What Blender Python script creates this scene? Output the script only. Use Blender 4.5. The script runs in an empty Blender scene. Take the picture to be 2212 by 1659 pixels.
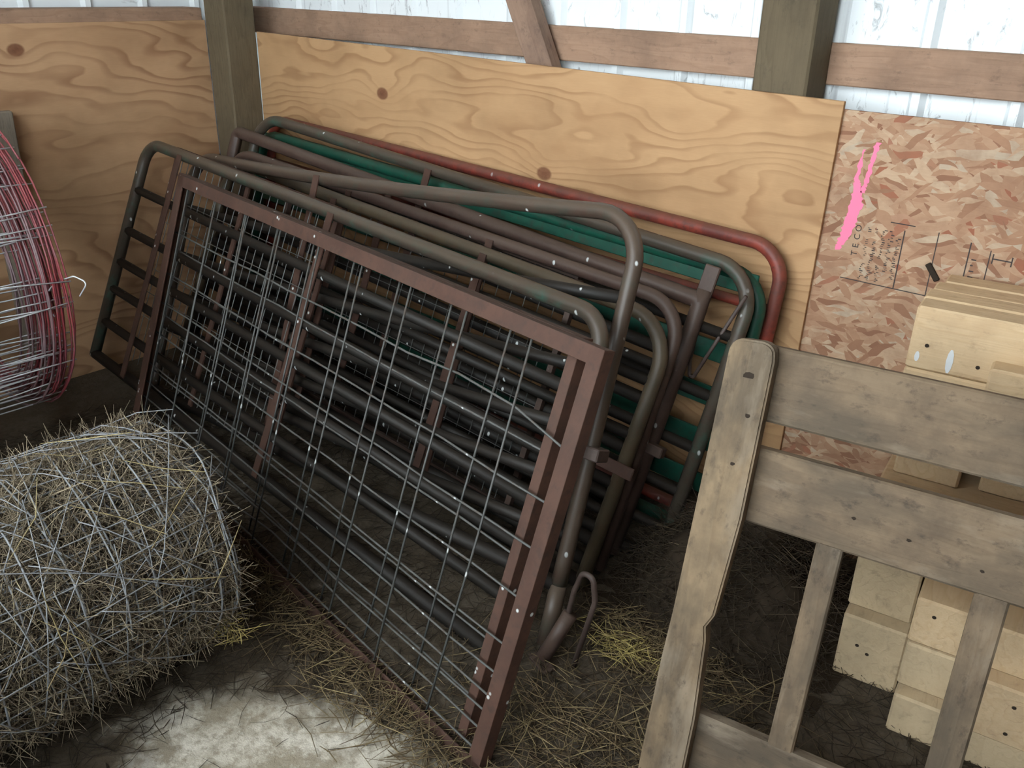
import bpy, bmesh, math, random
import numpy as np
from mathutils import Vector, Matrix
random.seed(7); rng = np.random.default_rng(7)
S = bpy.context.scene
COL = S.collection
V = Vector

# ------------------------------------------------------------------ camera, world, exposure
cd = bpy.data.cameras.new('camera'); cam = bpy.data.objects.new('camera', cd); COL.objects.link(cam)
cd.sensor_fit = 'HORIZONTAL'; cd.sensor_width = 36.0; cd.lens = 36.0 * 1913.3 / 2212.0
cd.clip_start = 0.02
R3 = Matrix(((0.758512, -0.286274, 0.585411), (0.651288, 0.302741, -0.695824), (0.021969, 0.909063, 0.41608)))
cam.matrix_world = Matrix.Translation((3.288, -2.2488, 1.4976)) @ R3.to_4x4()
S.camera = cam
W = bpy.data.worlds.new('sky'); S.world = W; W.use_nodes = True
bg = W.node_tree.nodes['Background']; bg.inputs[0].default_value = (0.86, 0.95, 1.0, 1); bg.inputs[1].default_value = 1.0
S.view_settings.view_transform = 'Standard'; S.view_settings.look = 'None'
S.view_settings.gamma = 1.0; S.view_settings.use_curve_mapping = False
S.view_settings.exposure = 3.4
S.cycles.max_bounces = 4; S.cycles.diffuse_bounces = 2; S.cycles.glossy_bounces = 2; S.cycles.transmission_bounces = 0
S.cycles.sample_clamp_indirect = 4.0; S.cycles.use_adaptive_sampling = True; S.cycles.adaptive_threshold = .03

# ------------------------------------------------------------------ material helpers
class NB:
    def __init__(s, name):
        s.m = bpy.data.materials.new(name); s.m.use_nodes = True
        s.t = s.m.node_tree; s.n = s.t.nodes; s.l = s.t.links
        s.p = s.n['Principled BSDF']
    def new(s, typ, **kw):
        x = s.n.new(typ)
        for k, v in kw.items(): setattr(x, k, v)
        return x
    def put(s, sock, v):
        if isinstance(v, bpy.types.NodeSocket): s.l.new(v, sock)
        elif isinstance(v, (tuple, list)) and len(v) == 3 and sock.type == 'RGBA': sock.default_value = (*v, 1)
        else: sock.default_value = v
    def co(s, rnd=0.0, kind='Object'):
        c = s.new('ShaderNodeTexCoord').outputs[kind]
        if rnd:
            r = s.new('ShaderNodeObjectInfo').outputs['Random']
            return s.vm('ADD', c, s.vm('MULTIPLY', s.comb(r, r, r), (rnd, rnd * 1.7, rnd * 2.3)))
        return c
    def comb(s, x, y, z):
        n = s.new('ShaderNodeCombineXYZ')
        for i, v in enumerate((x, y, z)): s.put(n.inputs[i], v)
        return n.outputs[0]
    def sep(s, v):
        n = s.new('ShaderNodeSeparateXYZ'); s.put(n.inputs[0], v); return n.outputs
    def vm(s, op, a, b):
        n = s.new('ShaderNodeVectorMath', operation=op); s.put(n.inputs[0], a); s.put(n.inputs[1], b)
        return n.outputs['Value'] if op in ('LENGTH', 'DISTANCE', 'DOT_PRODUCT') else n.outputs[0]
    def ma(s, op, a, b=0.0, c=None, clamp=False):
        n = s.new('ShaderNodeMath', operation=op, use_clamp=clamp); s.put(n.inputs[0], a); s.put(n.inputs[1], b)
        if c is not None: s.put(n.inputs[2], c)
        return n.outputs[0]
    def sc(s, v, scale): return s.vm('MULTIPLY', v, scale)
    def noise(s, v, scale=5., detail=3., rough=.55, dist=0., col=False):
        n = s.new('ShaderNodeTexNoise'); s.put(n.inputs['Vector'], v)
        for k, q in (('Scale', scale), ('Detail', detail), ('Roughness', rough), ('Distortion', dist)): s.put(n.inputs[k], q)
        return n.outputs[1 if col else 0]
    def vor(s, v, scale=5., feature='F1', out='Distance', rnd=1.):
        n = s.new('ShaderNodeTexVoronoi', feature=feature); s.put(n.inputs['Vector'], v); s.put(n.inputs['Scale'], scale)
        s.put(n.inputs['Randomness'], rnd); return n.outputs[out]
    def ramp(s, f, stops, interp='LINEAR'):
        n = s.new('ShaderNodeValToRGB'); s.put(n.inputs[0], f); cr = n.color_ramp; cr.interpolation = interp
        while len(cr.elements) < len(stops): cr.elements.new(1)
        for e, (p, c) in zip(cr.elements, stops):
            e.position = p; e.color = (c, c, c, 1) if isinstance(c, (int, float)) else (*c, 1)
        return n.outputs[0]
    def mix(s, f, a, b, mode='MIX'):
        n = s.new('ShaderNodeMix', data_type='RGBA', blend_type=mode)
        s.put(n.inputs[0], f); s.put(n.inputs[6], a); s.put(n.inputs[7], b); return n.outputs[2]
    def bump(s, h, strength=.3, dist=.01):
        n = s.new('ShaderNodeBump'); s.put(n.inputs['Height'], h); s.put(n.inputs['Strength'], strength); s.put(n.inputs['Distance'], dist)
        s.l.new(n.outputs[0], s.p.inputs['Normal'])
    def done(s, col, rough=.7, metal=0., spec=.3):
        s.put(s.p.inputs['Base Color'], col); s.put(s.p.inputs['Roughness'], rough)
        s.put(s.p.inputs['Metallic'], metal); s.put(s.p.inputs['Specular IOR Level'], spec); return s.m

def m_plywood(name, knots, light, dark, seed, freq=26., tilt=0.0):
    """rotary-cut veneer: growth rings are contour lines of a smooth height field, bulging round the knots"""
    b = NB(name); c = b.co(); x, y, z = b.sep(c)
    if name.endswith('left'): x = y
    p = b.comb(x, z, seed)
    h = b.ma('MULTIPLY', b.ma('ADD', z, b.ma('MULTIPLY', x, tilt)), 1.0)
    h = b.ma('ADD', h, b.ma('MULTIPLY', b.noise(b.sc(p, (.9, 2.6, 1)), 1.6, 2., .45), .62))
    h = b.ma('ADD', h, b.ma('MULTIPLY', b.noise(b.sc(p, (2.2, 9., 1)), 2., 2., .5), .05))
    kd = None
    for kx, kz, amp, sg in knots:
        d = b.vm('LENGTH', b.sc(b.vm('SUBTRACT', b.comb(x, z, 0.), (kx, kz, 0)), (.72, 1, 0)), (0, 0, 0))
        g = b.ma('EXPONENT', b.ma('MULTIPLY', b.ma('POWER', b.ma('DIVIDE', d, sg), 1.3), -1.))
        h = b.ma('ADD', h, b.ma('MULTIPLY', g, amp))
        if sg < .1:
            core = b.ma('SUBTRACT', 1., b.ma('DIVIDE', d, .024), clamp=True)
            kd = core if kd is None else b.ma('MAXIMUM', kd, core)
    fr = b.ma('FRACT', b.ma('MULTIPLY', h, freq))
    tri = b.ramp(fr, [(0., 0.), (.55, .1), (.80, .85), (.9, 1.), (1., 0.)])
    soft = b.ramp(b.noise(b.sc(p, (1.2, 3., 1)), 2.3, 2.), [(.35, .12), (.62, 1.)])
    f = b.ma('MULTIPLY', tri, b.ma('ADD', b.ma('MULTIPLY', soft, .75), .15))
    col = b.mix(f, light, dark)
    fine = b.noise(b.sc(p, (8., 160., 1)), 3., 3.)
    col = b.mix(b.ma('MULTIPLY', fine, .35), col, dark)
    patch = b.ramp(b.noise(b.sc(p, (.8, 2., 1)), 3.1, 3.), [(.45, 0.), (.65, 1.)])
    col = b.mix(b.ma('MULTIPLY', patch, .30), col, (dark[0]*.95, dark[1]*.9, dark[2]*.85))
    if kd is not None:
        kc = b.ramp(kd, [(0., 0.), (.25, .85), (1., 1.)])
        col = b.mix(kc, col, b.mix(b.noise(p, 90.), (.10, .035, .018), (.24, .10, .05)))
    spl = b.ramp(b.vor(b.sc(p, (1.6, .8, 1)), 7.), [(.0, 1.), (.035, 1.), (.05, 0.)])
    col = b.mix(b.ma('MULTIPLY', spl, b.ramp(b.noise(p, 2.3), [(.58, 0.), (.62, .8)])), col, (.75, .72, .66))
    dirt = b.ramp(b.noise(p, 3.4, 5.), [(.42, 0.), (.75, .35)])
    col = b.mix(dirt, col, (.16, .085, .04))
    b.bump(b.ma('ADD', fine, tri), .12, .002)
    return b.done(col, .72, 0., .25)

def m_osb():
    """strand board: three families of long flakes pressed at different angles"""
    b = NB('osb'); c = b.co(); x, y, z = b.sep(c); p = b.comb(x, z, 0.)
    w = b.vm('ADD', p, b.sc(b.vm('SUBTRACT', b.noise(p, 5., 3., .55, 0., True), (.5, .5, .5)), (.07, .07, 0)))
    wx, wz, _ = b.sep(w); f = None; pick = None; ht = None
    for k, (an, sx, sz, of) in enumerate(((.10, 15., 75., 0.), (.75, 17., 60., 3.7), (-.62, 19., 66., 7.9))):
        u = b.ma('ADD', b.ma('MULTIPLY', wx, math.cos(an)), b.ma('MULTIPLY', wz, math.sin(an)))
        v = b.ma('SUBTRACT', b.ma('MULTIPLY', wz, math.cos(an)), b.ma('MULTIPLY', wx, math.sin(an)))
        cc = b.sep(b.vor(b.comb(b.ma('MULTIPLY', u, sx), b.ma('MULTIPLY', v, sz), of), 1., out='Color'))
        if f is None: f, pick, rd = cc[0], cc[1], cc[2]
        else:
            g = b.ma('GREATER_THAN', cc[1], pick)
            f = b.ma('ADD', b.ma('MULTIPLY', f, b.ma('SUBTRACT', 1., g)), b.ma('MULTIPLY', cc[0], g))
            rd = b.ma('ADD', b.ma('MULTIPLY', rd, b.ma('SUBTRACT', 1., g)), b.ma('MULTIPLY', cc[2], g)); pick = b.ma('MAXIMUM', pick, cc[1])
    col = b.ramp(f, [(.03, (.25, .12, .07)), (.2, (.38, .21, .125)), (.45, (.45, .27, .165)), (.7, (.50, .325, .205)), (.9, (.57, .41, .27)), (1., (.50, .41, .30))])
    red = b.ramp(rd, [(.955, 0.), (.96, 1.)]); col = b.mix(b.ma('MULTIPLY', red, .8), col, (.32, .10, .055))
    fine = b.noise(b.sc(w, (10., 70., 1)), 3., 4.)
    col = b.mix(b.ma('MULTIPLY', fine, .40), col, (.27, .14, .08))
    mott = b.ramp(b.noise(p, 16., 5., .65), [(.45, 0.), (.7, .4)]); col = b.mix(mott, col, (.24, .12, .07))
    dirt = b.ramp(b.noise(p, 4., 5.), [(.45, 0.), (.8, .4)]); col = b.mix(dirt, col, (.20, .11, .07))
    b.bump(b.ma('ADD', b.ma('ADD', f, pick), b.ma('MULTIPLY', fine, .5)), .4, .003)
    return b.done(col, .75, 0., .2)

def m_lumber(name, light, dark, grain=1., dirtc=(.08, .06, .045), dirt=.4, knot=True, rnd=3.):
    """sawn board, grain along local X"""
    b = NB(name); c = b.co(rnd)
    n1 = b.noise(b.sc(c, (.7, 4.5, 4.5)), 2.2, 3.)
    rings = b.ma('FRACT', b.ma('MULTIPLY', b.ma('ADD', n1, b.ma('MULTIPLY', b.sep(c)[1], 1.3)), 9.))
    rings = b.ramp(rings, [(0., 0.), (.6, .35), (.85, 1.), (1., 0.)])
    fine = b.noise(b.sc(c, (3., 90., 90.)), 2.5, 4.)
    col = b.mix(b.ma('MULTIPLY', rings, .40 * grain), light, dark)
    col = b.mix(b.ma('MULTIPLY', fine, .55 * grain), col, dark)
    if knot:
        kd = b.vor(b.sc(c, (1., 1.7, 1.7)), 3.1)
        col = b.mix(b.ramp(kd, [(.035, .8), (.07, 0.)]), col, (dark[0]*.35, dark[1]*.3, dark[2]*.25))
    d = b.ramp(b.noise(c, 7., 6., .65), [(.42, 0.), (.72, dirt)])
    col = b.mix(d, col, dirtc)
    if name in ('weathered_wood', 'yellowed_wood'):
        big = b.ramp(b.noise(b.sc(c, (1., 2.2, 2.2)), 3.6, 5., .62), [(.44, 0.), (.60, .75)]); col = b.mix(big, col, (.088, .069, .049))
        pale = b.ramp(b.noise(b.sc(c, (.8, 2.5, 2.5)), 4.7, 5., .6), [(.54, 0.), (.70, .6)]); col = b.mix(pale, col, (.30, .24, .175))
    d2 = b.ramp(b.noise(b.sc(c, (1., 1.6, 1.6)), 26., 4., .7), [(.56, 0.), (.72, dirt)])
    col = b.mix(d2, col, dirtc)
    b.bump(b.ma('ADD', fine, b.ma('MULTIPLY', rings, .5)), .3, .003)
    return b.done(col, .8, 0., .2)

def m_metal(name, base, alt, alt2, dust=(.16, .135, .105), dustamt=.8, speck=.5, rough=.6, cov=.5):
    """old painted steel: worn paint, rust and a film of dust that lies on upward faces, bird-dropping specks"""
    b = NB(name); c = b.co()
    f = b.ramp(b.noise(c, 9., 5., .65), [(cov - .08, 0.), (cov + .08, 1.)])
    col = b.mix(f, base, alt)
    f2 = b.ramp(b.noise(c, 31., 4., .7), [(.52, 0.), (.66, 1.)]); col = b.mix(b.ma('MULTIPLY', f2, .7), col, alt2)
    nz = b.sep(b.new('ShaderNodeNewGeometry').outputs['Normal'])[2]
    df = b.ma('MULTIPLY', b.ramp(b.ma('ADD', nz, b.ma('MULTIPLY', b.ma('SUBTRACT', b.noise(c, 5., 4.), .5), 1.2)), [(.0, 0.), (.75, 1.)]), dustamt)
    col = b.mix(df, col, dust)
    if speck:
        sp = b.ramp(b.vor(b.sc(c, (1, 1, .6)), 21.), [(.07, 1.), (.11, 0.)])
        g = b.ramp(b.noise(c, 3.1, 2.), [(.43, 0.), (.50, 1.)])
        col = b.mix(b.ma('MULTIPLY', b.ma('MULTIPLY', sp, g), speck), col, (.62, .64, .62))
    b.bump(b.noise(c, 60., 4., .7), .25, .002)
    return b.done(col, rough, 0., .35)

def m_plain(name, col, rough=.6, var=.25, metal=0., spec=.3, scale=30.):
    b = NB(name); c = b.co()
    k = b.mix(b.ma('MULTIPLY', b.noise(c, scale, 4.), var), col, tuple(v * .3 for v in col))
    return b.done(k, rough, metal, spec)

def m_hay(name, stops, rough=.7):
    b = NB(name); a = b.new('ShaderNodeAttribute', attribute_name='tone').outputs['Fac']
    return b.done(b.ramp(a, stops), rough, 0., .25)

M = {}
M['ply_back'] = m_plywood('plywood_back', [(.748, 1.108, .10, .085), (1.509, .931, .09, .085), (.95, 1.06, .07, .10), (1.85, 1.02, .06, .13)], (.55, .335, .17), (.35, .19, .09), 3.1, 22.)
M['ply_left'] = m_plywood('plywood_left', [(-.885, 1.235, .12, .09), (-.45, .95, .05, .12), (-1.6, .7, .1, .1)], (.56, .345, .19), (.30, .155, .08), 9.7, 15., .22)
M['osb'] = m_osb()
M['girt'] = m_lumber('girt_lumber', (.43, .275, .185), (.28, .165, .105), 1., (.13, .085, .062), .5)
M['post'] = m_lumber('treated_post', (.17, .13, .08), (.095, .072, .043), 1., (.06, .05, .035), .35)
M['brace'] = m_lumber('brace_lumber', (.36, .235, .165), (.20, .12, .085), .9, (.07, .045, .04), .5)
M['gatewood'] = m_lumber('weathered_wood', (.225, .162, .103), (.132, .088, .054), .8, (.058, .044, .033), .75)
M['gatepost'] = m_lumber('yellowed_wood', (.29, .208, .125), (.165, .108, .062), .8, (.075, .056, .040), .7)
M['pine'] = m_lumber('pale_pine', (.66, .49, .30), (.48, .30, .155), .8, (.34, .23, .14), .4, False)
M['pine_end'] = m_lumber('pine_scrap', (.56, .43, .27), (.40, .28, .16), .5, (.22, .17, .11), .4, False)
M['oldboard'] = m_lumber('grey_board', (.30, .25, .19), (.17, .14, .11), .8)
M['rust'] = m_metal('rusty_angle_iron', (.058, .026, .017), (.080, .036, .023), (.040, .022, .016), (.080, .047, .034), .7, .9, .75)
M['wire'] = m_metal('panel_wire', (.066, .068, .064), (.10, .10, .094), (.075, .04, .024), (.12, .115, .10), .35, .9, .5)
M['greytube'] = m_metal('dusty_tube', (.062, .043, .031), (.048, .046, .034), (.062, .034, .024), (.108, .078, .056), .8, .95, .42, .58)
M['browntube'] = m_metal('brown_tube', (.066, .038, .029), (.078, .049, .038), (.046, .028, .023), (.108, .074, .056), .7, .9, .5, .5)
M['olivetube'] = m_metal('olive_tube', (.080, .058, .034), (.058, .046, .030), (.075, .042, .025), (.115, .086, .057), .7, .8, .45, .5)
M['greentube'] = m_metal('green_grey_tube', (.056, .045, .033), (.042, .085, .062), (.062, .036, .026), (.106, .078, .055), .75, .9, .42, .60)
M['green'] = m_metal('green_paint', (.010, .082, .050), (.008, .062, .040), (.035, .042, .030), (.045, .085, .058), .35, .3, .45)
M['red'] = m_metal('red_paint', (.25, .045, .028), (.13, .030, .022), (.065, .028, .022), (.17, .075, .052), .7, .6, .5)
M['rung'] = m_metal('shaded_rung', (.013, .010, .008), (.011, .010, .008), (.015, .009, .006), (.026, .020, .014), .6, .95, .6, .55)  # darker than the frames: shade inside the stack put into the colour
M['rollwire'] = m_metal('galvanised_wire', (.24, .25, .26), (.17, .175, .18), (.16, .135, .11), (.30, .30, .30), .4, .0, .45)
M['redwire'] = m_metal('red_wire', (.27, .04, .045), (.20, .05, .06), (.17, .10, .105), (.32, .11, .11), .5, .0, .5)
M['mauvewire'] = m_metal('faded_wire', (.20, .10, .105), (.16, .11, .115), (.14, .10, .095), (.26, .17, .17), .5, .0, .5)
M['palewire'] = m_plain('silvery_wire', (.72, .73, .75), .35, .4, .2, .5)
M['steelrod'] = m_metal('rusty_rod', (.07, .046, .038), (.09, .062, .052), (.05, .03, .025), (.10, .076, .064), .5, .0, .5)
M['black'] = m_plain('dark_mark', (.045, .034, .026), 1., .4, 0., 0.)
M['ink'] = m_plain('stamp_ink', (.07, .055, .05), .9, .5)
M['pink'] = m_plain('pink_paint', (.95, .22, .36), .7, .12)
M['white'] = m_plain('white_smear', (.72, .73, .72), .8, .25)
M['siding'] = None
def m_siding():
    b = NB('white_siding'); c = b.co(); x, y, z = b.sep(c)
    web = b.ramp(b.noise(b.sc(c, (14., 1., 5.)), 2.2, 5., .7, 1.2), [(.58, 0.), (.72, 1.)])
    low = b.ramp(z, [(1.18, 1.), (1.30, .75), (1.40, .10)])
    col = b.mix(b.ma('MULTIPLY', b.ma('MULTIPLY', web, low), .8), (.86, .90, .91), (.16, .16, .16))
    drip = b.ramp(b.noise(b.sc(c, (30., 1., .8)), 2., 3.), [(.64, 0.), (.72, .35)])
    return b.done(b.mix(drip, col, (.45, .47, .48)), .45, 0., .3)
M['siding'] = m_siding()
def m_floor():
    b = NB('dirty_concrete'); c = b.co(); x, y, z = b.sep(c)
    base = b.ramp(b.noise(c, 3.5, 6., .6), [(.3, (.46, .415, .33)), (.5, (.58, .53, .435)), (.7, (.66, .61, .52))])
    st = b.ramp(b.noise(c, 11., 6., .7), [(.44, 0.), (.58, .9)]); col = b.mix(st, base, (.29, .245, .175))
    st2 = b.ramp(b.noise(c, 33., 5., .7), [(.50, 0.), (.62, .7)]); col = b.mix(st2, col, (.28, .235, .17))
    wh = b.ramp(b.noise(c, 22., 4.), [(.66, 0.), (.74, .8)]); col = b.mix(wh, col, (.70, .68, .62))
    dk = b.ramp(b.vor(c, 9.), [(.045, .7), (.085, 0.)]); col = b.mix(b.ma('MULTIPLY', dk, b.ramp(b.noise(c, 3.), [(.5, 0.), (.56, 1.)])), col, (.09, .075, .06))
    # litter: brown chaff trodden in everywhere except the swept slab in front of the panel
    d = b.vm('LENGTH', b.sc(b.vm('SUBTRACT', c, (2.22, -1.60, 0)), (1., 1.45, 0)), (0, 0, 0))
    d = b.ma('ADD', d, b.ma('MULTIPLY', b.ma('SUBTRACT', b.noise(c, 6., 5., .6), .5), .42))
    lit = b.ramp(d, [(.36, 0.), (.50, 1.)])
    chaff = b.mix(b.noise(c, 70., 5., .75), (.020, .015, .010), (.10, .073, .047))
    col = b.mix(b.ma('MULTIPLY', lit, .93), col, chaff)
    b.bump(b.ma('ADD', b.noise(c, 40., 5., .7), b.ma('MULTIPLY', lit, .6)), .5, .012)
    return b.done(col, .9, 0., .15)
M['floor'] = m_floor()
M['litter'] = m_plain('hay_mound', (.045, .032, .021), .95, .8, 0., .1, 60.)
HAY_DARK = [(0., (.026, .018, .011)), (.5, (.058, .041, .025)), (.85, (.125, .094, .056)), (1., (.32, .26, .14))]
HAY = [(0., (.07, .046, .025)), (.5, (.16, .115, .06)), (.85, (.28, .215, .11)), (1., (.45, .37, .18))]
M['hay_dark'] = m_hay('dark_hay', HAY_DARK)
M['hay'] = m_hay('hay', HAY)
M['straw_yellow'] = m_hay('yellow_straw', [(0., (.20, .15, .05)), (1., (.55, .45, .17))])
M['hay_roll'] = m_hay('hay_in_roll', [(0., (.14, .11, .075)), (.5, (.28, .225, .15)), (.85, (.42, .35, .23)), (1., (.56, .48, .29))])

# ------------------------------------------------------------------ object helpers
def link(name, me, mat, parent=None, mw=None, smooth=False):
    o = bpy.data.objects.new(name, me); COL.objects.link(o)
    if mat is not None and not me.materials: me.materials.append(mat)
    if smooth:
        for p in me.polygons: p.use_smooth = True
    mw = mw or Matrix.Identity(4)
    if parent is not None:
        o.parent = parent
        pm = WM.get(parent.name, Matrix.Identity(4))
        o.matrix_basis = pm.inverted() @ mw
    else: o.matrix_basis = mw
    WM[o.name] = mw.copy()
    return o
WM = {}
def tag(o, label=None, cat=None, group=None, kind=None):
    if label: o['label'] = label
    if cat: o['category'] = cat
    if group: o['group'] = group
    if kind: o['kind'] = kind
    return o
def empty(name, loc):
    o = bpy.data.objects.new(name, None); COL.objects.link(o); o.empty_display_size = .1
    o.location = loc; WM[o.name] = Matrix.Translation(loc); return o
def pyd(name, vs, fs):
    me = bpy.data.meshes.new(name); me.from_pydata([tuple(v) for v in vs], [], fs); me.update(); return me
def box_me(name, lx, ly, lz, bev=0., center=True):
    bm = bmesh.new(); bmesh.ops.create_cube(bm, size=1.)
    bmesh.ops.scale(bm, vec=(lx, ly, lz), verts=bm.verts)
    if bev: bmesh.ops.bevel(bm, geom=bm.edges[:], offset=bev, segments=1, affect='EDGES')
    me = bpy.data.meshes.new(name); bm.to_mesh(me); bm.free(); return me
def frame(o, x, y=None, z=None):
    """matrix with local X along x and local Z close to z"""
    x = V(x).normalized(); z = V(z if z is not None else (0, 0, 1)); y = z.cross(x).normalized(); z = x.cross(y)
    m = Matrix((x, y, z)).transposed().to_4x4(); m.translation = V(o); return m
def board(name, lx, ly, lz, mw, mat, parent=None, bev=.004):
    return link(name, box_me(name, lx, ly, lz, bev), mat, parent, mw)
def abox(name, lo, hi, mat, parent=None, bev=.004, axis=0):
    """axis-aligned world box; grain (local X) along the given axis"""
    lo, hi = V(lo), V(hi); c = (lo + hi) / 2; d = hi - lo
    if axis == 0: mw = Matrix.Translation(c); dim = (d.x, d.y, d.z)
    elif axis == 1: mw = frame(c, (0, 1, 0), z=(0, 0, 1)); dim = (d.y, d.x, d.z)
    else: mw = frame(c, (0, 0, 1), z=(0, -1, 0)); dim = (d.z, d.x, d.y)
    return link(name, box_me(name, *dim, bev), mat, parent, mw)
def tube_data(path, r, n=8, vs=None, fs=None, closed=False, cap=True):
    vs = [] if vs is None else vs; fs = [] if fs is None else fs
    P = [V(p) for p in path]; m = len(P); base = len(vs)
    rr = r if isinstance(r, (list, tuple)) else [r] * m
    nrm = None
    for i in range(m):
        if closed: t = (P[(i + 1) % m] - P[i - 1]).normalized()
        else: t = (P[min(i + 1, m - 1)] - P[max(i - 1, 0)]).normalized()
        if nrm is None:
            nrm = t.cross(V((0, 0, 1)) if abs(t.z) < .9 else V((1, 0, 0))).normalized()
        else:
            nrm = (nrm - t * nrm.dot(t)).normalized()
        bn = t.cross(nrm)
        for k in range(n):
            a = 2 * math.pi * k / n
            vs.append(P[i] + (nrm * math.cos(a) + bn * math.sin(a)) * rr[i])
    for i in range(m if closed else m - 1):
        j = (i + 1) % m
        for k in range(n):
            fs.append((base + i*n + k, base + i*n + (k+1) % n, base + j*n + (k+1) % n, base + j*n + k))
    if cap and not closed:
        fs.append(tuple(base + k for k in reversed(range(n)))); fs.append(tuple(base + (m-1)*n + k for k in range(n)))
    return vs, fs
def tube(name, path, r, mat, parent=None, n=8, closed=False):
    vs, fs = tube_data(path, r, n, closed=closed)
    c = sum((V(v) for v in vs), V()) / len(vs)
    return link(name, pyd(name, [v - c for v in vs], fs), mat, parent, Matrix.Translation(c), smooth=True)
def fillet(pts, R, seg=7, closed=False):
    pts = [V(p) for p in pts]; out = []; m = len(pts)
    for i, p in enumerate(pts):
        if not closed and i in (0, m - 1): out.append(p); continue
        a = (pts[i - 1] - p); c = (pts[(i + 1) % m] - p); ua, uc = a.normalized(), c.normalized()
        ang = ua.angle(uc); d = min(R / math.tan(ang / 2), a.length * .45, c.length * .45); Rr = d * math.tan(ang / 2)
        ctr = p + (ua + uc).normalized() * (Rr / math.sin(ang / 2))
        s = p + ua * d - ctr; e = p + uc * d - ctr; th = s.angle(e)
        for k in range(seg + 1):
            q = k / seg
            out.append(ctr + (s * math.sin((1 - q) * th) + e * math.sin(q * th)) / math.sin(th))
    return out
def strands(name, pts, dirs, lens, rad, tones, mat, parent=None, bend=.25):
    """many thin bent stalks in one mesh"""
    N = len(pts); pts = np.asarray(pts); dirs = np.asarray(dirs)
    dirs = dirs / np.linalg.norm(dirs, axis=1)[:, None]
    h = np.cross(dirs, rng.normal(size=(N, 3))); h /= np.linalg.norm(h, axis=1)[:, None] + 1e-9
    g = np.cross(dirs, h)
    L = np.asarray(lens)[:, None]; r = np.asarray(rad)[:, None] * np.ones((N, 1)); bd = (rng.uniform(-1, 1, (N, 1)) * bend)
    rings = []
    for t, rs in ((-.5, .6), (0., 1.), (.5, .5)):
        c = pts + dirs * L * t + h * L * bd * (.25 - t * t) * 1.6
        for k in range(3):
            a = 2 * math.pi * k / 3
            rings.append(c + (h * math.cos(a) + g * math.sin(a)) * r * rs)
    vs = np.stack(rings, 1).reshape(-1, 3)
    base = (np.arange(N) * 9)[:, None]
    q = []
    for s in (0, 3):
        for k in range(3): q.append([s + k, s + (k+1) % 3, s + 3 + (k+1) % 3, s + 3 + k])
    fs = (base[:, :, None] + np.array(q)[None]).reshape(-1, 4)
    me = bpy.data.meshes.new(name)
    me.vertices.add(len(vs)); me.vertices.foreach_set('co', vs.astype(np.float32).ravel())
    me.loops.add(fs.size); me.loops.foreach_set('vertex_index', fs.astype(np.int32).ravel())
    me.polygons.add(len(fs)); me.polygons.foreach_set('loop_start', np.arange(0, fs.size, 4, dtype=np.int32))
    me.update(calc_edges=True)
    at = me.attributes.new('tone', 'FLOAT', 'POINT'); at.data.foreach_set('value', np.repeat(np.asarray(tones), 9).astype(np.float32))
    return link(name, me, mat, parent)

# ------------------------------------------------------------------ the barn shell
YS = .19
ROOF_Y, BLOCK_Y, BLOCK_H = -3.3, -2.9, .98
def ribbed(name, a, b, z0, z1, along, off, mat):
    """vertical-rib steel sheeting; along = 0 runs in X at y=off, along = 1 runs in Y at x=off"""
    prof = []; u = a
    while u < b:
        prof += [(u, 0), (u + .085, 0), (u + .097, 1), (u + .117, 1), (u + .129, 0)]; u += .2286
    prof.append((u, 0)); vs = []; fs = []
    for (u, k) in prof:
        d = k * .018
        for z in (z0, z1): vs.append((u, off - d, z) if along == 0 else (off + d, u, z))
    for i in range(len(prof) - 1): fs.append((2*i, 2*i+2, 2*i+3, 2*i+1) if along == 0 else (2*i, 2*i+1, 2*i+3, 2*i+2))
    return tag(link(name, pyd(name, vs, fs), mat), kind='structure')
floor = tag(link('floor', pyd('floor', [(-12, -16, 0), (18, -16, 0), (18, .3, 0), (-12, .3, 0)], [(0, 1, 2, 3)]), M['floor']), kind='structure')
wall_back = ribbed('wall_back', -.3, 7.0, 0., 3.0, 0, YS, M['siding'])
wall_left = ribbed('wall_left', -3.6, .19, 0., 4., 1, -.33, M['siding'])
blocker_right = ribbed('blocker_right', -3.6, .19, 0., 4., 1, 7.0, M['girt'])  # unseen side, closed off to keep light from the left wall
# shed roof; the unseen front pieces are added to shape the daylight coming in
def roof_z(y): return 2.75 - (y - .3) * .12
ceiling = tag(link('ceiling', pyd('ceiling', [(-.4, .3, roof_z(.3)), (7.1, .3, roof_z(.3)), (7.1, ROOF_Y, roof_z(ROOF_Y)), (-.4, ROOF_Y, roof_z(ROOF_Y))], [(0, 1, 2, 3)]), M['girt']), kind='structure')
blocker_front = abox('blocker_front', (-.33, BLOCK_Y - .1, 0), (7.0, BLOCK_Y, BLOCK_H), M['post'], None, .004)  # unseen low wall added to cut the light on floor and lower parts
fw = ribbed('blocker_front_right', 3.6, 7.0, BLOCK_H, 3.3, 0, BLOCK_Y - .05, M['girt'])  # added out of view, narrows the opening to darken the left wall
fw2 = ribbed('blocker_front_left', -.33, .9, BLOCK_H, 3.3, 0, BLOCK_Y - .05, M['girt']); tag(blocker_front, kind='structure')  # added out of view, blocks daylight from the lower left
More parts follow.
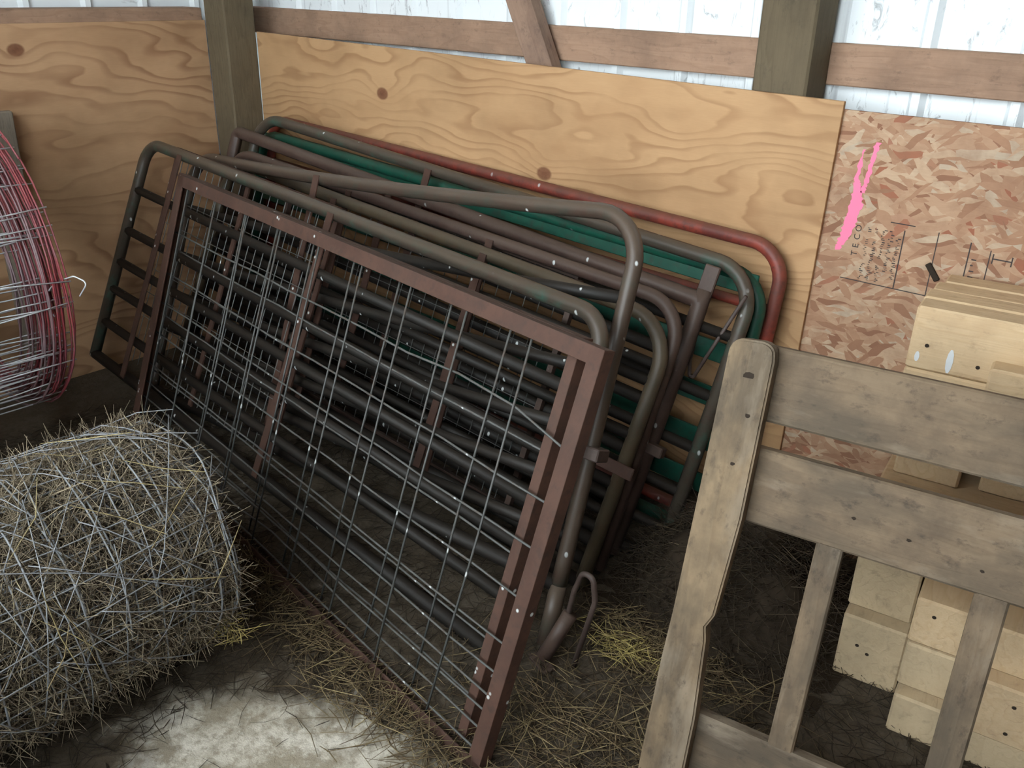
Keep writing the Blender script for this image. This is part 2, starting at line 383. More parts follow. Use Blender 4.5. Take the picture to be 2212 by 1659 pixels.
# frame timbers of the back wall
abox('girt', (-.33, .15, 1.262), (7, .188, 1.365), M['girt'], wall_back, .003)
abox('girt', (-.33, .15, 2.1), (7, .188, 2.203), M['girt'], wall_back, .003)
abox('corner_post', (-.14, -.14, 0), (0, 0.0, 3.0), M['post'], wall_back, .006, 2)
abox('post', (2.175, .0245, 0), (2.325, .15, 3.0), M['post'], wall_back, .006, 2)
abox('post', (4.6, .0245, 0), (4.75, .15, 3.0), M['post'], wall_back, .006, 2)
bt, bb = V((1.70, .105, .66)), V((.86, .105, 2.35))
board('brace', (bt - bb).length, .095, .055, frame((bt + bb) / 2, bb - bt, z=(0, -1, 0)), M['brace'], wall_back)
# plywood and strand-board linings
ang = math.atan(.0385 / 2.44)
pm = Matrix.Translation((0, 0, 1.28)) @ Matrix.Rotation(ang, 4, 'Y') @ Matrix.Translation((1.22, .006, -.61))
ply = board('plywood_panel', 2.436, .012, 1.22, pm, M['ply_back'], wall_back, .001)
me = ply.data
for v in me.vertices: v.co = pm @ v.co
ply.matrix_basis = Matrix.Identity(4)     # veneer pattern is laid out in wall metres
osb = link('strand_board_panel', pyd('osb', [], []), M['osb'], wall_back)
bm = bmesh.new(); bmesh.ops.create_cube(bm, size=1); bmesh.ops.scale(bm, vec=(2.44, .011, 1.222), verts=bm.verts); bmesh.ops.translate(bm, vec=(2.40 + 1.22, .0185, .611), verts=bm.verts); bm.to_mesh(osb.data); bm.free()
# left wall
abox('girt', (-.29, -3.5, 1.262), (-.155, -.141, 1.365), M['girt'], wall_left, .003, 1)
lp = link('plywood_panel', pyd('plyl', [], []), M['ply_left'], wall_left)
bm = bmesh.new(); bmesh.ops.create_cube(bm, size=1); bmesh.ops.scale(bm, vec=(.012, 2.6, 1.32), verts=bm.verts); bmesh.ops.translate(bm, vec=(-.146, -1.441, .66), verts=bm.verts); bm.to_mesh(lp.data); bm.free()

# spray-paint strokes and the maker's stamp on the strand board
def stroke(name, pts, mat, parent, y=.0122, jag=.006):
    vs = []; fs = []
    for i, (x, z, w) in enumerate(pts):
        for k, s in enumerate((-1, 1)): vs.append((x + s * (w + random.uniform(-jag, jag) * .5), y, z + random.uniform(-jag, jag) * .3))
    m = len(vs)
    vs += [(x, y + .003, z) for x, _, z in vs]
    for i in range(len(pts) - 1): fs.append((2*i, 2*i+1, 2*i+3, 2*i+2))
    return link(name, pyd(name, vs[:m], fs), mat, parent)
def lerp_pts(ps, n):
    out = []
    for i in range(len(ps) - 1):
        for k in range(n):
            q = k / n; out.append(tuple(ps[i][j] * (1 - q) + ps[i+1][j] * q for j in range(3)))
    out.append(ps[-1]); return out
tag(stroke('paint_mark', lerp_pts([(2.503, 1.135, .003), (2.497, 1.06, .006), (2.502, 1.045, .010), (2.508, 1.0, .016), (2.500, .95, .016), (2.492, .91, .012), (2.478, .875, .006)], 9), M['pink'], osb), 'bright pink spray-paint stroke')
tag(stroke('paint_mark', lerp_pts([(2.533, 1.153, .006), (2.528, 1.11, .006), (2.522, 1.06, .005), (2.516, 1.03, .006)], 8), M['pink'], osb), 'bright pink spray-paint stroke')
def ink_lines(rects):
    vs = []; fs = []
    for (x0, z0, x1, z1) in rects:
        b = len(vs); vs += [(x0, .0124, z0), (x1, .0124, z0), (x1, .0124, z1), (x0, .0124, z1)]; fs.append((b, b+1, b+2, b+3))
    return vs, fs
rects = [(2.50, .804, 2.72, .8065), (2.636, .806, 2.639, .955), (2.715, .806, 2.7175, .965), (2.79, .84, 2.793, .955), (2.836, .82, 2.8385, .945), (2.60, .968, 2.66, .9705)]
for i in range(5):
    for k in range(9):
        if random.random() < .75:
            x = 2.545 + i * .019 + random.uniform(-.0015, .0015); z = .812 + k * .0155
            for q in range(3):
                xa = x + random.uniform(0, .006); za = z + q * .0045; rects.append((xa, za, xa + random.uniform(.003, .009), za + random.uniform(.0012, .003)))
for k in range(8):
    if random.random() < .8:
        z = .83 + k * .014; rects.append((2.80, z, 2.80 + random.uniform(.006, .02), z + .003))
rects += [(2.845, .925, 2.885, .928), (2.843, .915, 2.846, .938), (2.884, .915, 2.887, .938)]
vs, fs = ink_lines(rects)
tag(link('printed_stamp', pyd('stamp', vs, fs), M['ink'], osb), 'faint black printed grade stamp', kind='stuff')
for i, ch in enumerate('TECO'):
    cu = bpy.data.curves.new('stamp_letter', 'FONT'); cu.body = ch; cu.size = .022; cu.extrude = .0003
    o = bpy.data.objects.new('stamp_letter_tmp', cu); COL.objects.link(o)
    dg = bpy.context.evaluated_depsgraph_get(); me = bpy.data.meshes.new_from_object(o.evaluated_get(dg)); bpy.data.objects.remove(o)
    link('stamp_letter', me, M['ink'], osb, Matrix.Translation((2.532, .0125, .868 + i * .021)) @ Matrix.Rotation(math.pi / 2, 4, 'X') @ Matrix.Rotation(math.pi / 2, 4, 'Z'))

board('metal_clip', .048, .014, .008, frame((2.722, .009, .868), (.62, 0, -.78), z=(0, -1, 0)), M['black'], osb, .002)

# ------------------------------------------------------------------ gates leaning on the wall
def gate_axes(TL, TR, lean):
    TL, TR = V(TL), V(TR); a = (TR - TL); L = a.length; a.normalize()
    n = V((-a.y, a.x, 0)).normalized(); th = math.radians(lean)
    b = -(V((0, 0, 1)) * math.cos(th) + n * math.sin(th)); b = (b - a * a.dot(b)).normalized()
    return TL, TR, a, b, a.cross(b), L        # a.cross(b) points to the wall side
def tube_gate(label, TL, TR, lean, h, r, mat, rungs, braces=(), bend=.11, rr=None, rmat=None, sag=0., legR=0., flat=None, name='tube_gate'):
    TL, TR, a, b, n, L = gate_axes(TL, TR, lean)
    base = TL + a * (L / 2) + b * h
    root = empty(name, (base.x, base.y, max(0., base.z))); tag(root, label, 'gate')
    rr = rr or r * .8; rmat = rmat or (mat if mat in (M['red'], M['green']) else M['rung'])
    def P(s, t): 
        k = 4 * (s / L) * (1 - s / L) * sag * (1 - t / h * .6) if sag else 0.
        return TL + a * s + b * (t + k)
    corners = [P(0, h), P(0, 0), P(L, 0), P(L, h)]
    path = fillet(corners, bend, 8)
    if sag:   # subdivide the long rails so that they can hang in a bow
        out = []
        for i, p in enumerate(path):
            q = path[min(i + 1, len(path) - 1)]; out.append(p)
            if (q - p).length > .5:
                for k in range(1, 12): out.append(p.lerp(q, k / 12))
        path = []
        for p in out:
            s = (p - TL).dot(a); t = (p - TL).dot(b); path.append(p + b * (4 * max(0, s / L) * max(0, 1 - s / L) * sag * (1 - t / h)))
    tube('frame', path, r, mat, root, 12)
    tube('bottom_rail', [P(-r * .3, h - .001), P(L + r * .3, h - .001)], r * .97, M['rung'] if mat not in (M['red'], M['green']) else mat, root, 12)  # rung colour here too, painting in the shade low in the stack
    if legR: tube('leg', [P(L, h - .004), P(L, h + legR)], r * 1.04, mat, root, 12)
    for t in rungs:
        if flat:
            m = frame(TL + a * (L / 2) + b * t, a, z=-b); board('slat', L - 2 * r, .008, flat, m, rmat, root, .002)
        else:
            d = P(0, t) if not sag else P(0, t)
            pts = [P(r * .5 + (L - r) * k / 8, t) for k in range(9)] if sag else [P(r * .5, t), P(L - r * .5, t)]
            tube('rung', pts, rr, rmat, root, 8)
    for s, w in braces:
        off = -n * (rr + .004)
        board('brace', h, w, .006, frame(P(s, h / 2) + off, b, z=n), M['rust'], root, .001)
    return root, (TL, TR, a, b, n, L, P)

gH, fH = tube_gate('red painted tube gate flat against the plywood, rearmost of the stack', (.111, -.038, .957), (2.37, -.043, .863), 5.4, .845, .019, M['red'], [.17, .33, .47, .60, .73], [], .10, .015)
gG, fG = tube_gate('dark green gate with wide flat slats, directly in front of the red gate', (.109, -.088, .903), (2.345, -.090, .784), 8.5, .775, .021, M['green'], [.022, .23, .36, .49, .62], [], .10, flat=.058, name='slatted_gate')
gF, fF = tube_gate('dusty tube gate with green paint at its corners and a long hook rod', (.199, -.15, .986), (2.344, -.135, .812), 17.8, .85, .020, M['greentube'], [.18, .35, .50, .63, .75], [(.95, .03)], .12, .016)
gE, fE = tube_gate('brown pipe gate with square corners and a flat-topped end upright', (.14, -.222, .924), (2.223, -.205, .726), 18.4, .755, .023, M['browntube'], [.16, .31, .46, .61], [(.9, .03)], .02, .019)
TL, TR, a, b, n, L, P = fE
tube('upright', [P(L, .09), P(L, -.03)], .022, M['browntube'], gE, 10)
board('flattened_end', .085, .045, .012, frame(P(L, -.055), b, z=n), M['browntube'], gE, .003)
gD, fD = tube_gate('brown tube gate nested just behind the olive round-cornered one', (.215, -.292, .87), (2.231, -.300, .735), 19, .755, .019, M['browntube'], [.17, .33, .47, .60], [(.7, .028), (1.35, .028)], .11, .015)
gC, fC = tube_gate('olive-brown tube gate with a wide round corner behind the tallest gate', (.295, -.36, .855), (2.235, -.358, .704), 21, .74, .020, M['olivetube'], [.16, .31, .45, .58], [(.62, .028), (1.3, .028)], .13, .016)
gB, fB = tube_gate('tallest grey tube gate with a latch clamp and bent rod at its right end', (.154, -.425, .86), (2.201, -.485, 1.003), 21.4, .915, .0205, M['greytube'], [.2, .38, .53, .66, .79], [(.8, .03)], .13, .016, None, .022, .15)
gA, fA = tube_gate('long grey-green tube gate whose left end stands against the plywood corner', (-.003, -.522, .899), (2.236, -.658, .798), 22.3, .855, .0205, M['greentube'], [.185, .345, .47, .58, .715], [(.28, .03), (1.2, .03)], .085, .016)

# fittings: hook rod, latch clamps, hinge
tube('hook_rod', fillet([(2.345, -.20, .767), (2.212, -.2, .478), (2.206, -.2, .545), (2.217, -.2, .63)], .018, 5), .0055, M['steelrod'], gF)
TL, TR, a, b, n, L, P = fB
def on(P, s, t, n, d): return P(s, t) - n * d
board('latch_clamp', .085, .05, .032, frame(on(P, L, .575, n, .004), a, z=-b), M['steelrod'], gB, .003)
tube('bent_rod', fillet([(2.300, -.86, .06), (2.325, -.86, .20), (2.345, -.86, .262), (2.375, -.86, .262), (2.385, -.86, .20), (2.350, -.88, .0)], .022, 6), .007, M['steelrod'], gB)
tube('hinge_sleeve', [(2.318, -.86, .13), (2.285, -.915, .012)], .019, M['browntube'], gB, 10)
board('hinge_plate', .075, .035, .008, frame((2.288, -.925, .006), (.9, -.35, 0)), M['browntube'], gB, .002)
TL, TR, a, b, n, L, P = fC
board('latch_bar', .115, .008, .034, frame(on(P, L - .01, .40, n, .028), a, z=-b), M['rust'], gC, .002)
TL, TR, a, b, n, L, P = fE
board('latch_bar', .08, .03, .03, frame(on(P, L + .02, .42, n, .03), a, z=-b), M['browntube'], gE, .003)

# ------------------------------------------------------------------ framed mesh panels
HT = [.748, .605, .502, .396, .288, .22, .168, .13, .09, .045]
def mesh_panel(label, O, a, b, n, L, h, vx, grp=None, bent=False, w=.036, hts=HT):
    root = empty('mesh_panel', O + a * (L / 2)); tag(root, label, 'mesh panel', grp)
    tk = .030      # angle iron: a face flange and a back flange
    def angle(nm, s0, t0, s1, t1, inward):
        p, q = O + a * s0 + b * t0, O + a * s1 + b * t1; d = (q - p).normalized(); mid = (p + q) / 2; ln = (q - p).length
        o = board(nm, ln, w, .005, frame(mid + inward * w / 2, d, z=-n), M['rust'], root, .001)
        f2 = board('flange', ln, tk, .005, frame(mid + inward * .0025 + n * tk / 2, d, z=inward), M['rust'], root, .001)
        f2.parent = o; f2.matrix_basis = WM[o.name].inverted() @ WM[f2.name]
    angle('top_rail', 0, h, L, h, -b); angle('bottom_rail', 0, 0, L, 0, b)
    angle('end_rail', 0, 0, 0, h, a); angle('end_rail', L, 0, L, h, -a)
    for i, s in enumerate(vx):
        s2 = s + random.uniform(-.006, .006)
        tube('upright_wire', [O + a*s + b*.01 + n*.012, O + a*s2 + b*(h*.5) + n*(.012 + random.uniform(-.003, .003)), O + a*s + b*(h-.01) + n*.012], .0027, M['wire'], root, 6)
    for i, t in enumerate(hts):
        pts = [O + a*(.01 + (L-.02)*k/10) + b*(t + random.uniform(-.003, .003)) + n*.0185 for k in range(11)]
        if bent and i == 0: pts[9] += b * .0; pts[8] += b * .012; pts[10] -= b * .035
        if bent and i == 8: pts[5] += b * .012; pts[6] += b * .01
        tube('cross_wire', pts, .0027, M['wire'], root, 6)
    return root
O0 = V((.513, -1.024, 0.004)); a0 = V((1.883, -.251, -.012)).normalized(); T0 = V((.558, -.725, .883)) - V((.513, -1.024, 0))
b0 = (T0 - a0 * T0.dot(a0)).normalized(); n0 = b0.cross(a0)
if n0.y < 0: n0 = -n0
mesh_panel('rusty angle-iron panel with wide wire grid, frontmost of the leaning stack', O0, a0, b0, n0, 1.90, .934, [.05 + .2065 * k for k in range(9)], bent=True)
mesh_panel('twin rusty wire-grid panel tucked directly behind the frontmost panel', O0 - a0 * .088 + n0 * .036, a0, b0, n0, 1.90, .934, [.068 + .203 * k for k in range(9)], w=.026, hts=[.68, .45, .25, .11])
# smaller fine-mesh panel buried in the stack
TL, TR, a, b, n, L = gate_axes((.538, -.252, .829), (1.856, -.252, .722), 18.6)
fp = empty('fine_mesh_panel', TL + a * L / 2 + b * .75); tag(fp, 'fine wire mesh panel with square steel frame buried between the tube gates', 'mesh panel')
board('top_rail', L, .02, .02, frame(TL + a * L / 2, a, z=-b), M['browntube'], fp, .001)
board('bottom_rail', L, .02, .02, frame(TL + a * L / 2 + b * .74, a, z=-b), M['browntube'], fp, .001)
for s in (0, L): board('end_rail', .72, .02, .02, frame(TL + a * s + b * .37, b, z=n), M['browntube'], fp, .001)
vs, fs = [], []
for k in range(1, 24): tube_data([TL + a * L * k / 24, TL + a * L * k / 24 + b * .74], .0016, 4, vs, fs)
for k in range(1, 9): tube_data([TL + b * .74 * k / 9, TL + a * L + b * .74 * k / 9], .0016, 4, vs, fs)
tag(link('wire_mesh', pyd('wm', vs, fs), M['wire'], fp), kind='stuff')
# and a second length of fine mesh hung behind the first long gate, its wires show through at the left
TL, TR, a, b, n, L = gate_axes((.13, -.475, .885), (1.15, -.545, .845), 22.)
fp2 = empty('fine_mesh_panel', TL + a * L / 2 + b * .84); tag(fp2, 'short fine wire mesh panel behind the long grey-green gate at the left', 'mesh panel')
board('top_rail', L, .02, .012, frame(TL + a * L / 2, a, z=-b), M['rust'], fp2, .001)
for s in (0, L * .5, L): board('upright', .84, .022, .008, frame(TL + a * s + b * .42, b, z=n), M['rust'], fp2, .001)
vs, fs = [], []
for k in range(1, 22): tube_data([TL + a * L * k / 22, TL + a * L * k / 22 + b * .83], .0017, 4, vs, fs)
for k in range(1, 9): tube_data([TL + b * .83 * k / 9, TL + a * L + b * .83 * k / 9], .0017, 4, vs, fs)
tag(link('wire_mesh', pyd('wm2', vs, fs), M['wire'], fp2), kind='stuff')

# ------------------------------------------------------------------ wooden gate at the right
phi, th = .157, .268
wa = V((math.cos(phi), math.sin(phi), 0)); wn = V((-math.sin(phi), math.cos(phi), 0)); wb = V((0, 0, math.cos(th))) + wn * math.sin(th)
WO = V((2.648, -1.033, 0)); wN = wa.cross(wb)      # wN points towards the camera
if wN.y > 0: wN = -wN
wg = empty('wooden_gate', WO + wa * .5); tag(wg, 'weathered board gate with rounded corner post leaning in the right foreground', 'gate')
def wpt(s, t, d=0.): return WO + wa * s + wb * t + wN * d
def wboard(name, s0, t0, s1, t1, d, thick, axis, bev=.004):
    c = wpt((s0 + s1) / 2, (t0 + t1) / 2, d - thick / 2)
    if axis == 's': return board(name, s1 - s0, t1 - t0, thick, frame(c, wa, z=wN), M['gatewood'], wg, bev)
    return board(name, t1 - t0, s1 - s0, thick, frame(c, wb, z=wN), M['gatewood'], wg, bev)
# end post: outline with rounded top and a worn step in its edge
prof = [(-.004, .03), (.008, .0), (.088, .0), (.086, .18), (.074, .345), (.068, .372), (.080, .40), (.090, .60), (.086, .90)]
for k in range(6):
    q = math.pi / 2 * k / 5; prof.append((.058 + .026 * math.cos(q), .912 + .022 * math.sin(q)))
for k in range(6):
    q = math.pi / 2 * k / 5; prof.append((.024 - .024 * math.sin(q), .904 + .028 * math.cos(q)))
prof += [(.0, .60), (-.001, .38), (-.004, .28)]
bm = bmesh.new(); f = bm.faces.new([bm.verts.new((t, s, 0)) for s, t in prof])
ex = bmesh.ops.extrude_face_region(bm, geom=[f]); bmesh.ops.translate(bm, vec=(0, 0, .038), verts=[e for e in ex['geom'] if isinstance(e, bmesh.types.BMVert)])
bmesh.ops.recalc_face_normals(bm, faces=bm.faces); bmesh.ops.bevel(bm, geom=[e for e in bm.edges if e.calc_face_angle(0) > .8], offset=.004, segments=2, affect='EDGES')
me = bpy.data.meshes.new('end_post'); bm.to_mesh(me); bm.free()
mw = Matrix((wb, wa, -(wb.cross(-wa)))).transposed().to_4x4()
mw = Matrix((wb, wa, wb.cross(wa))).transposed().to_4x4(); mw.translation = wpt(0, 0, .038 if wb.cross(wa).dot(wN) < 0 else 0.)
ep = link('end_post', me, M['gatepost'], wg, mw)
wboard('rail', .02, .785, 1.25, .926, -.002, .034, 's'); wboard('rail', .02, .588, 1.25, .734, -.002, .034, 's')
wboard('bottom_rail', .02, .048, 1.25, .176, -.002, .034, 's')
wboard('slat', .222, .168, .270, .60, -.004, .03, 't'); wboard('slat', .488, .168, .542, .60, -.004, .03, 't')
wboard('slat', .80, .168, .85, .60, -.004, .03, 't'); wboard('end_post', 1.17, .0, 1.25, .94, .036, .036, 't')
def dab(s, t, w, hh, d, nm='nail_hole'):
    pts = [(w * math.cos(k * math.pi / 4) * random.uniform(.7, 1.2), hh * math.sin(k * math.pi / 4) * random.uniform(.7, 1.2)) for k in range(8)]
    vs = [wpt(s + x, t + y, d + .0006) for x, y in pts]; c = wpt(s, t, d)
    return link(nm, pyd(nm, [v - c for v in vs], [tuple(range(8))]), M['black'], wg, Matrix.Translation(c))
dab(.047, .868, .013, .006, .038, 'bolt_recess'); dab(.060, .795, .006, .0045, .038); dab(.052, .70, .005, .004, .038)
for s, t in ((.275, .655), (.37, .645), (.49, .63)): dab(s, t, .0045, .003, -.002)

# ------------------------------------------------------------------ crib of pale pine timbers
ph = math.radians(8); sa = V((math.cos(ph), math.sin(ph), 0)); sd = V((math.sin(ph), -math.cos(ph), 0)); SO = V((2.752, -.04, 0))
def timber(label, s0, s1, d0, d1, z0, z1, along='s', mat='pine', grp=None, nails=()):
    c = SO + sa * (s0 + s1) / 2 + sd * (d0 + d1) / 2 + V((0, 0, (z0 + z1) / 2))
    ax = sa if along == 's' else sd
    dim = (s1 - s0, d1 - d0) if along == 's' else (d1 - d0, s1 - s0)
    o = board('pine_timber', dim[0], dim[1], z1 - z0, frame(c, ax), M[mat], None, .005); tag(o, label, 'timber', grp)
    for (s, z) in nails:
        p = SO + sa * s + sd * (d1 + .0012) + V((0, 0, z))
        r = .0045; vs = [sa * r * math.cos(k * math.pi / 4) + V((0, 0, r * math.sin(k * math.pi / 4))) for k in range(8)]
        link('nail_hole', pyd('nail', vs, [tuple(range(8))]), M['black'], o, Matrix.Translation(p))
    return o
lab = 'long pine timber on top of the stack, '
timber(lab + 'nearest the wall', 0.02, .26, 0, .072, .742, .886)
timber(lab + 'second from the wall', 0.006, .78, .073, .143, .742, .8845)
timber(lab + 'third from the wall', 0.0, .78, .144, .214, .742, .8855)
t4 = timber(lab + 'frontmost, with nail holes and white smears', 0.0, .78, .215, .285, .742, .8835, nails=((.035, .80), (.14, .775)))
for s, z, w, hh in ((.085, .775, .007, .028), (.02, .772, .005, .012)):
    p = SO + sa * s + sd * .2862 + V((0, 0, z)); vs = [sa * w * math.cos(k * math.pi / 5) + V((0, 0, hh * math.sin(k * math.pi / 5))) for k in range(10)]
    link('white_smear', pyd('smear', vs, [tuple(range(10))]), M['white'], t4, Matrix.Translation(p))
timber('pine timber with one nail hole jutting forward beside the white smears', .165, .78, .286, .345, .65, .80, nails=((.225, .745), (.33, .70)))
timber('pine timber under the topmost layer, its left end flush with the stack', .0, .78, .20, .285, .60, .741, nails=((.12, .70),))
timber('rear pine timber under the topmost layer', .0, .78, .10, .199, .60, .741)
timber('pine cross timber in the middle layer, left end of the stack', .02, .16, .0, .24, .46, .599, 'd')
timber('pine cross timber in the middle layer, second from the left end', .20, .36, .0, .22, .46, .599, 'd')
timber('pine cross timber in the middle layer, third from the left end', .40, .56, .0, .44, .46, .599, 'd')
timber('pine timber with a pale upper face under the middle cross timbers', .0, .78, .10, .385, .335, .459, 's')
timber('tan pine block recessed above the low grey-smudged block', .005, .145, .0, .40, .175, .334, 'd', 'pine_end')
timber('grey-smudged pine block at the bottom left corner of the stack', .008, .15, .0, .44, .0, .174, 'd', 'pine_end', nails=((.05, .10), (.075, .085)))
timber('bright pine block standing proud behind the gate slat, upper one', .151, .27, .0, .52, .22, .334, 'd', nails=((.19, .30),))
timber('bluish-stained pine block under the bright block behind the gate slat', .152, .265, .0, .525, .105, .219, 'd', 'pine_end')
timber('lowest pine block in front of the hay behind the gate slat', .155, .28, .0, .56, .0, .104, 'd', 'pine_end')
timber('upper pine block at the far right edge behind the gate', .30, .52, .0, .53, .23, .334, 'd')
timber('brightest large pine block at the far right edge behind the gate', .285, .53, .0, .57, .09, .229, 'd', nails=((.37, .19), (.37, .12)))
timber('lowest pine block at the far right edge behind the gate', .285, .53, .0, .56, .0, .089, 'd', 'pine_end')

# ------------------------------------------------------------------ rolls of fence wire
def wire_roll(label, xc, zc, R, ring_y, turns, gap, r, mats, nst, jit, st_mat):
    root = empty('wire_roll', (xc, (ring_y[0] + ring_y[-1]) / 2, zc - R)); tag(root, label, 'wire roll')
    for i, y in enumerate(ring_y):
        pts = []; K = 40; N = int(K * turns); ph0 = random.uniform(0, 6.28); w1, w2 = random.uniform(0, 6), random.uniform(0, 6)
        for k in range(N + 1):
            th = 2 * math.pi * k / K + ph0; q = k / K
            rad = R - r - gap * q - jit * (1 + math.sin(th * 3.3 + w1)) * .5 - jit * .4 * (1 + math.sin(th * 7.1 + w2))
            pts.append((xc + rad * math.cos(th), y + jit * 1.4 * math.sin(th * 1.37 + w2) + jit * .6 * math.sin(th * 4.3 + w1) - .006 * q, zc + rad * math.sin(th)))
        tube('line_wire', pts, r, mats[min(i, len(mats) - 1)], root, 5)
    ya, yb = ring_y[0] + .004, ring_y[-1]
    for k in range(nst):
        q = (k + random.uniform(-.3, .3)) / nst; th = 2 * math.pi * q * turns; rad = R - gap * abs(q) * turns - r - jit * random.uniform(.2, 1.2)
        sk = random.uniform(-.12, .12); pts = []
        for j in range(6):
            u = j / 5; tj = th + sk * u + .03 * math.sin(u * 5 + k); pts.append((xc + (rad - jit * .3 * math.sin(u * 6 + k)) * math.cos(tj), ya + (yb - ya) * u, zc + rad * math.sin(tj)))
        tube('stay_wire', pts, r * .8, st_mat, root, 4)
    return root
ry = [-1.405, -1.43, -1.465, -1.51, -1.57, -1.64, -1.72, -1.81, -1.91, -2.01, -2.12, -2.23]
r1 = wire_roll('big grey roll of woven fence wire full of hay, lying in the left foreground', 1.54, .29, .288, ry, 7, .020, .0021, [M['rollwire']], 150, .012, M['rollwire'])
for k in range(70):     # sprung ends and slack loops lying over the roll
    th0 = random.uniform(-.3, 2.6); yy = random.uniform(-2.15, -1.45); ln = random.uniform(.25, .7); dr = random.uniform(-.35, .35); rd = random.uniform(.268, .293); pts = []
    for j in range(7):
        u = j / 6 - .5; tt = th0 + ln * u * 2.2; pts.append((1.54 + (rd + .006 * math.sin(j * 1.7 + k)) * math.cos(tt), yy + dr * u, .29 + (rd + .006 * math.sin(j * 1.7 + k)) * math.sin(tt)))
    tube('loose_wire', pts, .0013, M['rollwire'], r1, 4)
ry2 = [-1.245, -1.258, -1.275, -1.30, -1.46, -1.72, -2.05]
r2 = wire_roll('roll of fence wire with red-dyed end rings standing behind the hay-filled roll', .36, .665, .466, ry2, 10, .011, .0027, [M['redwire'], M['redwire'], M['redwire'], M['mauvewire'], M['mauvewire'], M['rollwire']], 150, .005, M['palewire'])
tube('tie_wire', fillet([(.79, -1.26, .70), (.84, -1.24, .72), (.875, -1.22, .705), (.855, -1.24, .665)], .012, 4), .0022, M['palewire'], r2, 5)
tube('tie_wire', [(.79, -1.27, .70), (.772, -1.29, .67), (.77, -1.30, .64), (.785, -1.29, .60)], .0025, M['palewire'], r2, 5)
# scrap timbers under the red roll and the board behind it
o = abox('timber_block', (.12, -2.05, 0), (.50, -1.60, .205), M['oldboard'], None, .006, 1); tag(o, 'old timber block on the floor carrying the red-ended wire roll', 'timber')
o = board('weathered_board', 1.04, .11, .03, frame((-.105, -1.02, .525), (0.02, .012, 1), z=(1, 0, 0)), M['oldboard'], None); tag(o, 'grey weathered board standing against the left wall behind the red roll', 'board')

# ------------------------------------------------------------------ hay
def pick(n, fn):
    out = []
    while len(out) < n:
        p = fn()
        if p is not None: out.append(p)
    return np.array(out)
def flat_dirs(n, lift=.18):
    t = rng.uniform(0, 2 * math.pi, n); return np.stack([np.cos(t), np.sin(t), rng.normal(0, lift, n)], 1)
# dark matted mound behind the wooden gate
def mound(name, cx, cy, rx, ry, h, label, seed):
    bm = bmesh.new(); N = 26
    grid = {}
    for i in range(N + 1):
        for j in range(N + 1):
            u, v = i / N * 2 - 1, j / N * 2 - 1; d = math.hypot(u, v)
            z = h * max(0, 1 - d ** 1.7) * (1 + .25 * math.sin(u * 7 + seed) * math.cos(v * 6)) + random.uniform(0, .012) - .004
            grid[i, j] = bm.verts.new((cx + u * rx, cy + v * ry, z))
    for i in range(N):
        for j in range(N): bm.faces.new((grid[i, j], grid[i+1, j], grid[i+1, j+1], grid[i, j+1]))
    me = bpy.data.meshes.new(name); bm.to_mesh(me); bm.free()
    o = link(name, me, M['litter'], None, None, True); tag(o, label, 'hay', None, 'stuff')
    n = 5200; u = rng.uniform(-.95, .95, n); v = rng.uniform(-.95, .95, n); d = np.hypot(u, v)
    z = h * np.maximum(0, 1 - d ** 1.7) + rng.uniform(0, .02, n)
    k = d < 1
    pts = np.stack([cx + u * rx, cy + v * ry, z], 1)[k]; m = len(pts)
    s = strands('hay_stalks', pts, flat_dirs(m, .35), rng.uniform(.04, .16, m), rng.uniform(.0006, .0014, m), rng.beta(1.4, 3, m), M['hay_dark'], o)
    tag(s, kind='stuff'); return o
mound('hay_mound', 2.52, -.34, .33, .31, .26, 'dark matted hay heaped between the gates and the pine stack', 1.)
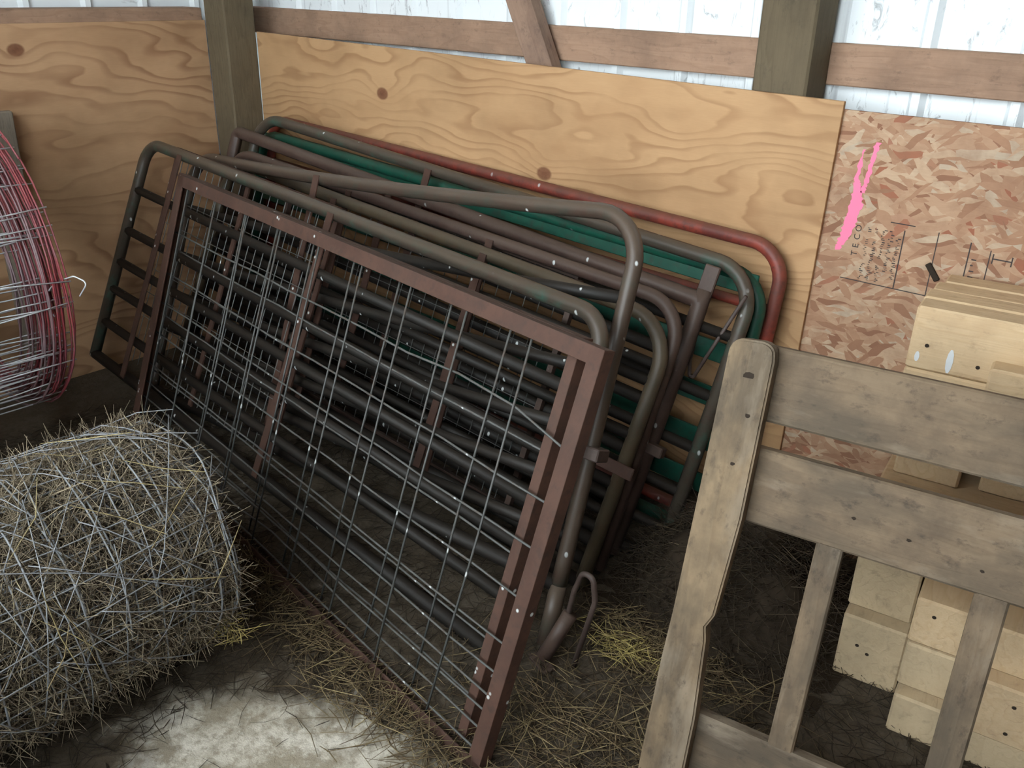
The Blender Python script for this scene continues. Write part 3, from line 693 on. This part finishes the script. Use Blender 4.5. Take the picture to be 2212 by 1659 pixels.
# chaff and hay over the floor, thicker along the foot of the stack
def fl():
    x, y = random.uniform(.2, 3.6), random.uniform(-2.3, -.1)
    d = math.hypot(x - 2.22, (y + 1.60) * 1.45)
    if d < .42 and random.random() > .05: return None
    return (x, y, random.uniform(.002, .018))
pts = pick(26000, fl); m = len(pts)
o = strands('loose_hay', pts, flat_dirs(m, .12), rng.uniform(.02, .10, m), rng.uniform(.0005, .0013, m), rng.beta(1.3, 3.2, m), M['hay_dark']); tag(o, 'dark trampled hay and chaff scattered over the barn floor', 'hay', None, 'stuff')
def fl2():
    k = random.random()
    if k < .45: s = random.uniform(.2, 1.95); q = O0 + a0 * s; x, y = q.x + random.gauss(0, .05), q.y - abs(random.gauss(.03, .06))
    elif k < .8: x, y = random.gauss(2.55, .18), random.gauss(-1.1, .14)
    else: x, y = random.gauss(2.50, .12), random.gauss(-.72, .06)
    return (x, y, random.uniform(.006, .035))
pts = pick(2600, fl2); m = len(pts)
o = strands('loose_straw', pts, flat_dirs(m, .2), rng.uniform(.04, .16, m), rng.uniform(.0007, .0016, m), rng.beta(1.6, 1.8, m), M['hay']); tag(o, 'pale yellow straw strewn along the foot of the leaning panels', 'straw', None, 'stuff')
# hay caught in the grey roll
n = 19000; th = rng.uniform(-.9, 3.6, n); rad = .272 * np.sqrt(rng.uniform(.45, 1.0, n)); yy = rng.uniform(-2.3, -1.40, n)
pts = np.stack([1.54 + rad * np.cos(th), yy, .29 + rad * np.sin(th)], 1)
dirs = rng.normal(size=(n, 3))
o = strands('roll_hay', pts, dirs, rng.uniform(.03, .15, n), rng.uniform(.0006, .0013, n), rng.beta(1.4, 2.6, n), M['hay_roll']); tag(o, 'hay and dry stalks caught inside the grey wire roll', 'hay', None, 'stuff')

# long dry stalks lying over the roll, and two small tufts of yellow straw
n = 26; th = rng.uniform(.1, 1.9, n); pts = np.stack([1.54 + .296 * np.cos(th), rng.uniform(-2.1, -1.42, n), .29 + .296 * np.sin(th)], 1)
tg = np.stack([-np.sin(th), rng.normal(0, .9, n), np.cos(th)], 1)
o = strands('dry_stalks', pts, tg, rng.uniform(.10, .22, n), rng.uniform(.0010, .0017, n), rng.uniform(.8, 1., n), M['hay'], None, .3); tag(o, 'long pale dry stalks lying over the top of the grey wire roll', 'stalks', None, 'stuff')
for (x, y, z, n, sp, lab) in ((2.435, -.77, .03, 120, .05, 'bright yellow straw tuft on the floor behind the bent rod'), (1.76, -1.43, .13, 60, .03, 'small yellow straw tuft stuck to the right end of the grey roll')):
    pts = rng.normal(0, 1, (n, 3)) * (sp, sp * .5, .012) + (x, y, z); pts[:, 2] = np.maximum(pts[:, 2], .006)
    o = strands('straw_tuft', pts, rng.normal(0, 1, (n, 3)) * (1, .8, .35), rng.uniform(.04, .11, n), rng.uniform(.0008, .0014, n), rng.uniform(.2, 1., n), M['straw_yellow']); tag(o, lab, 'straw', None, 'stuff')
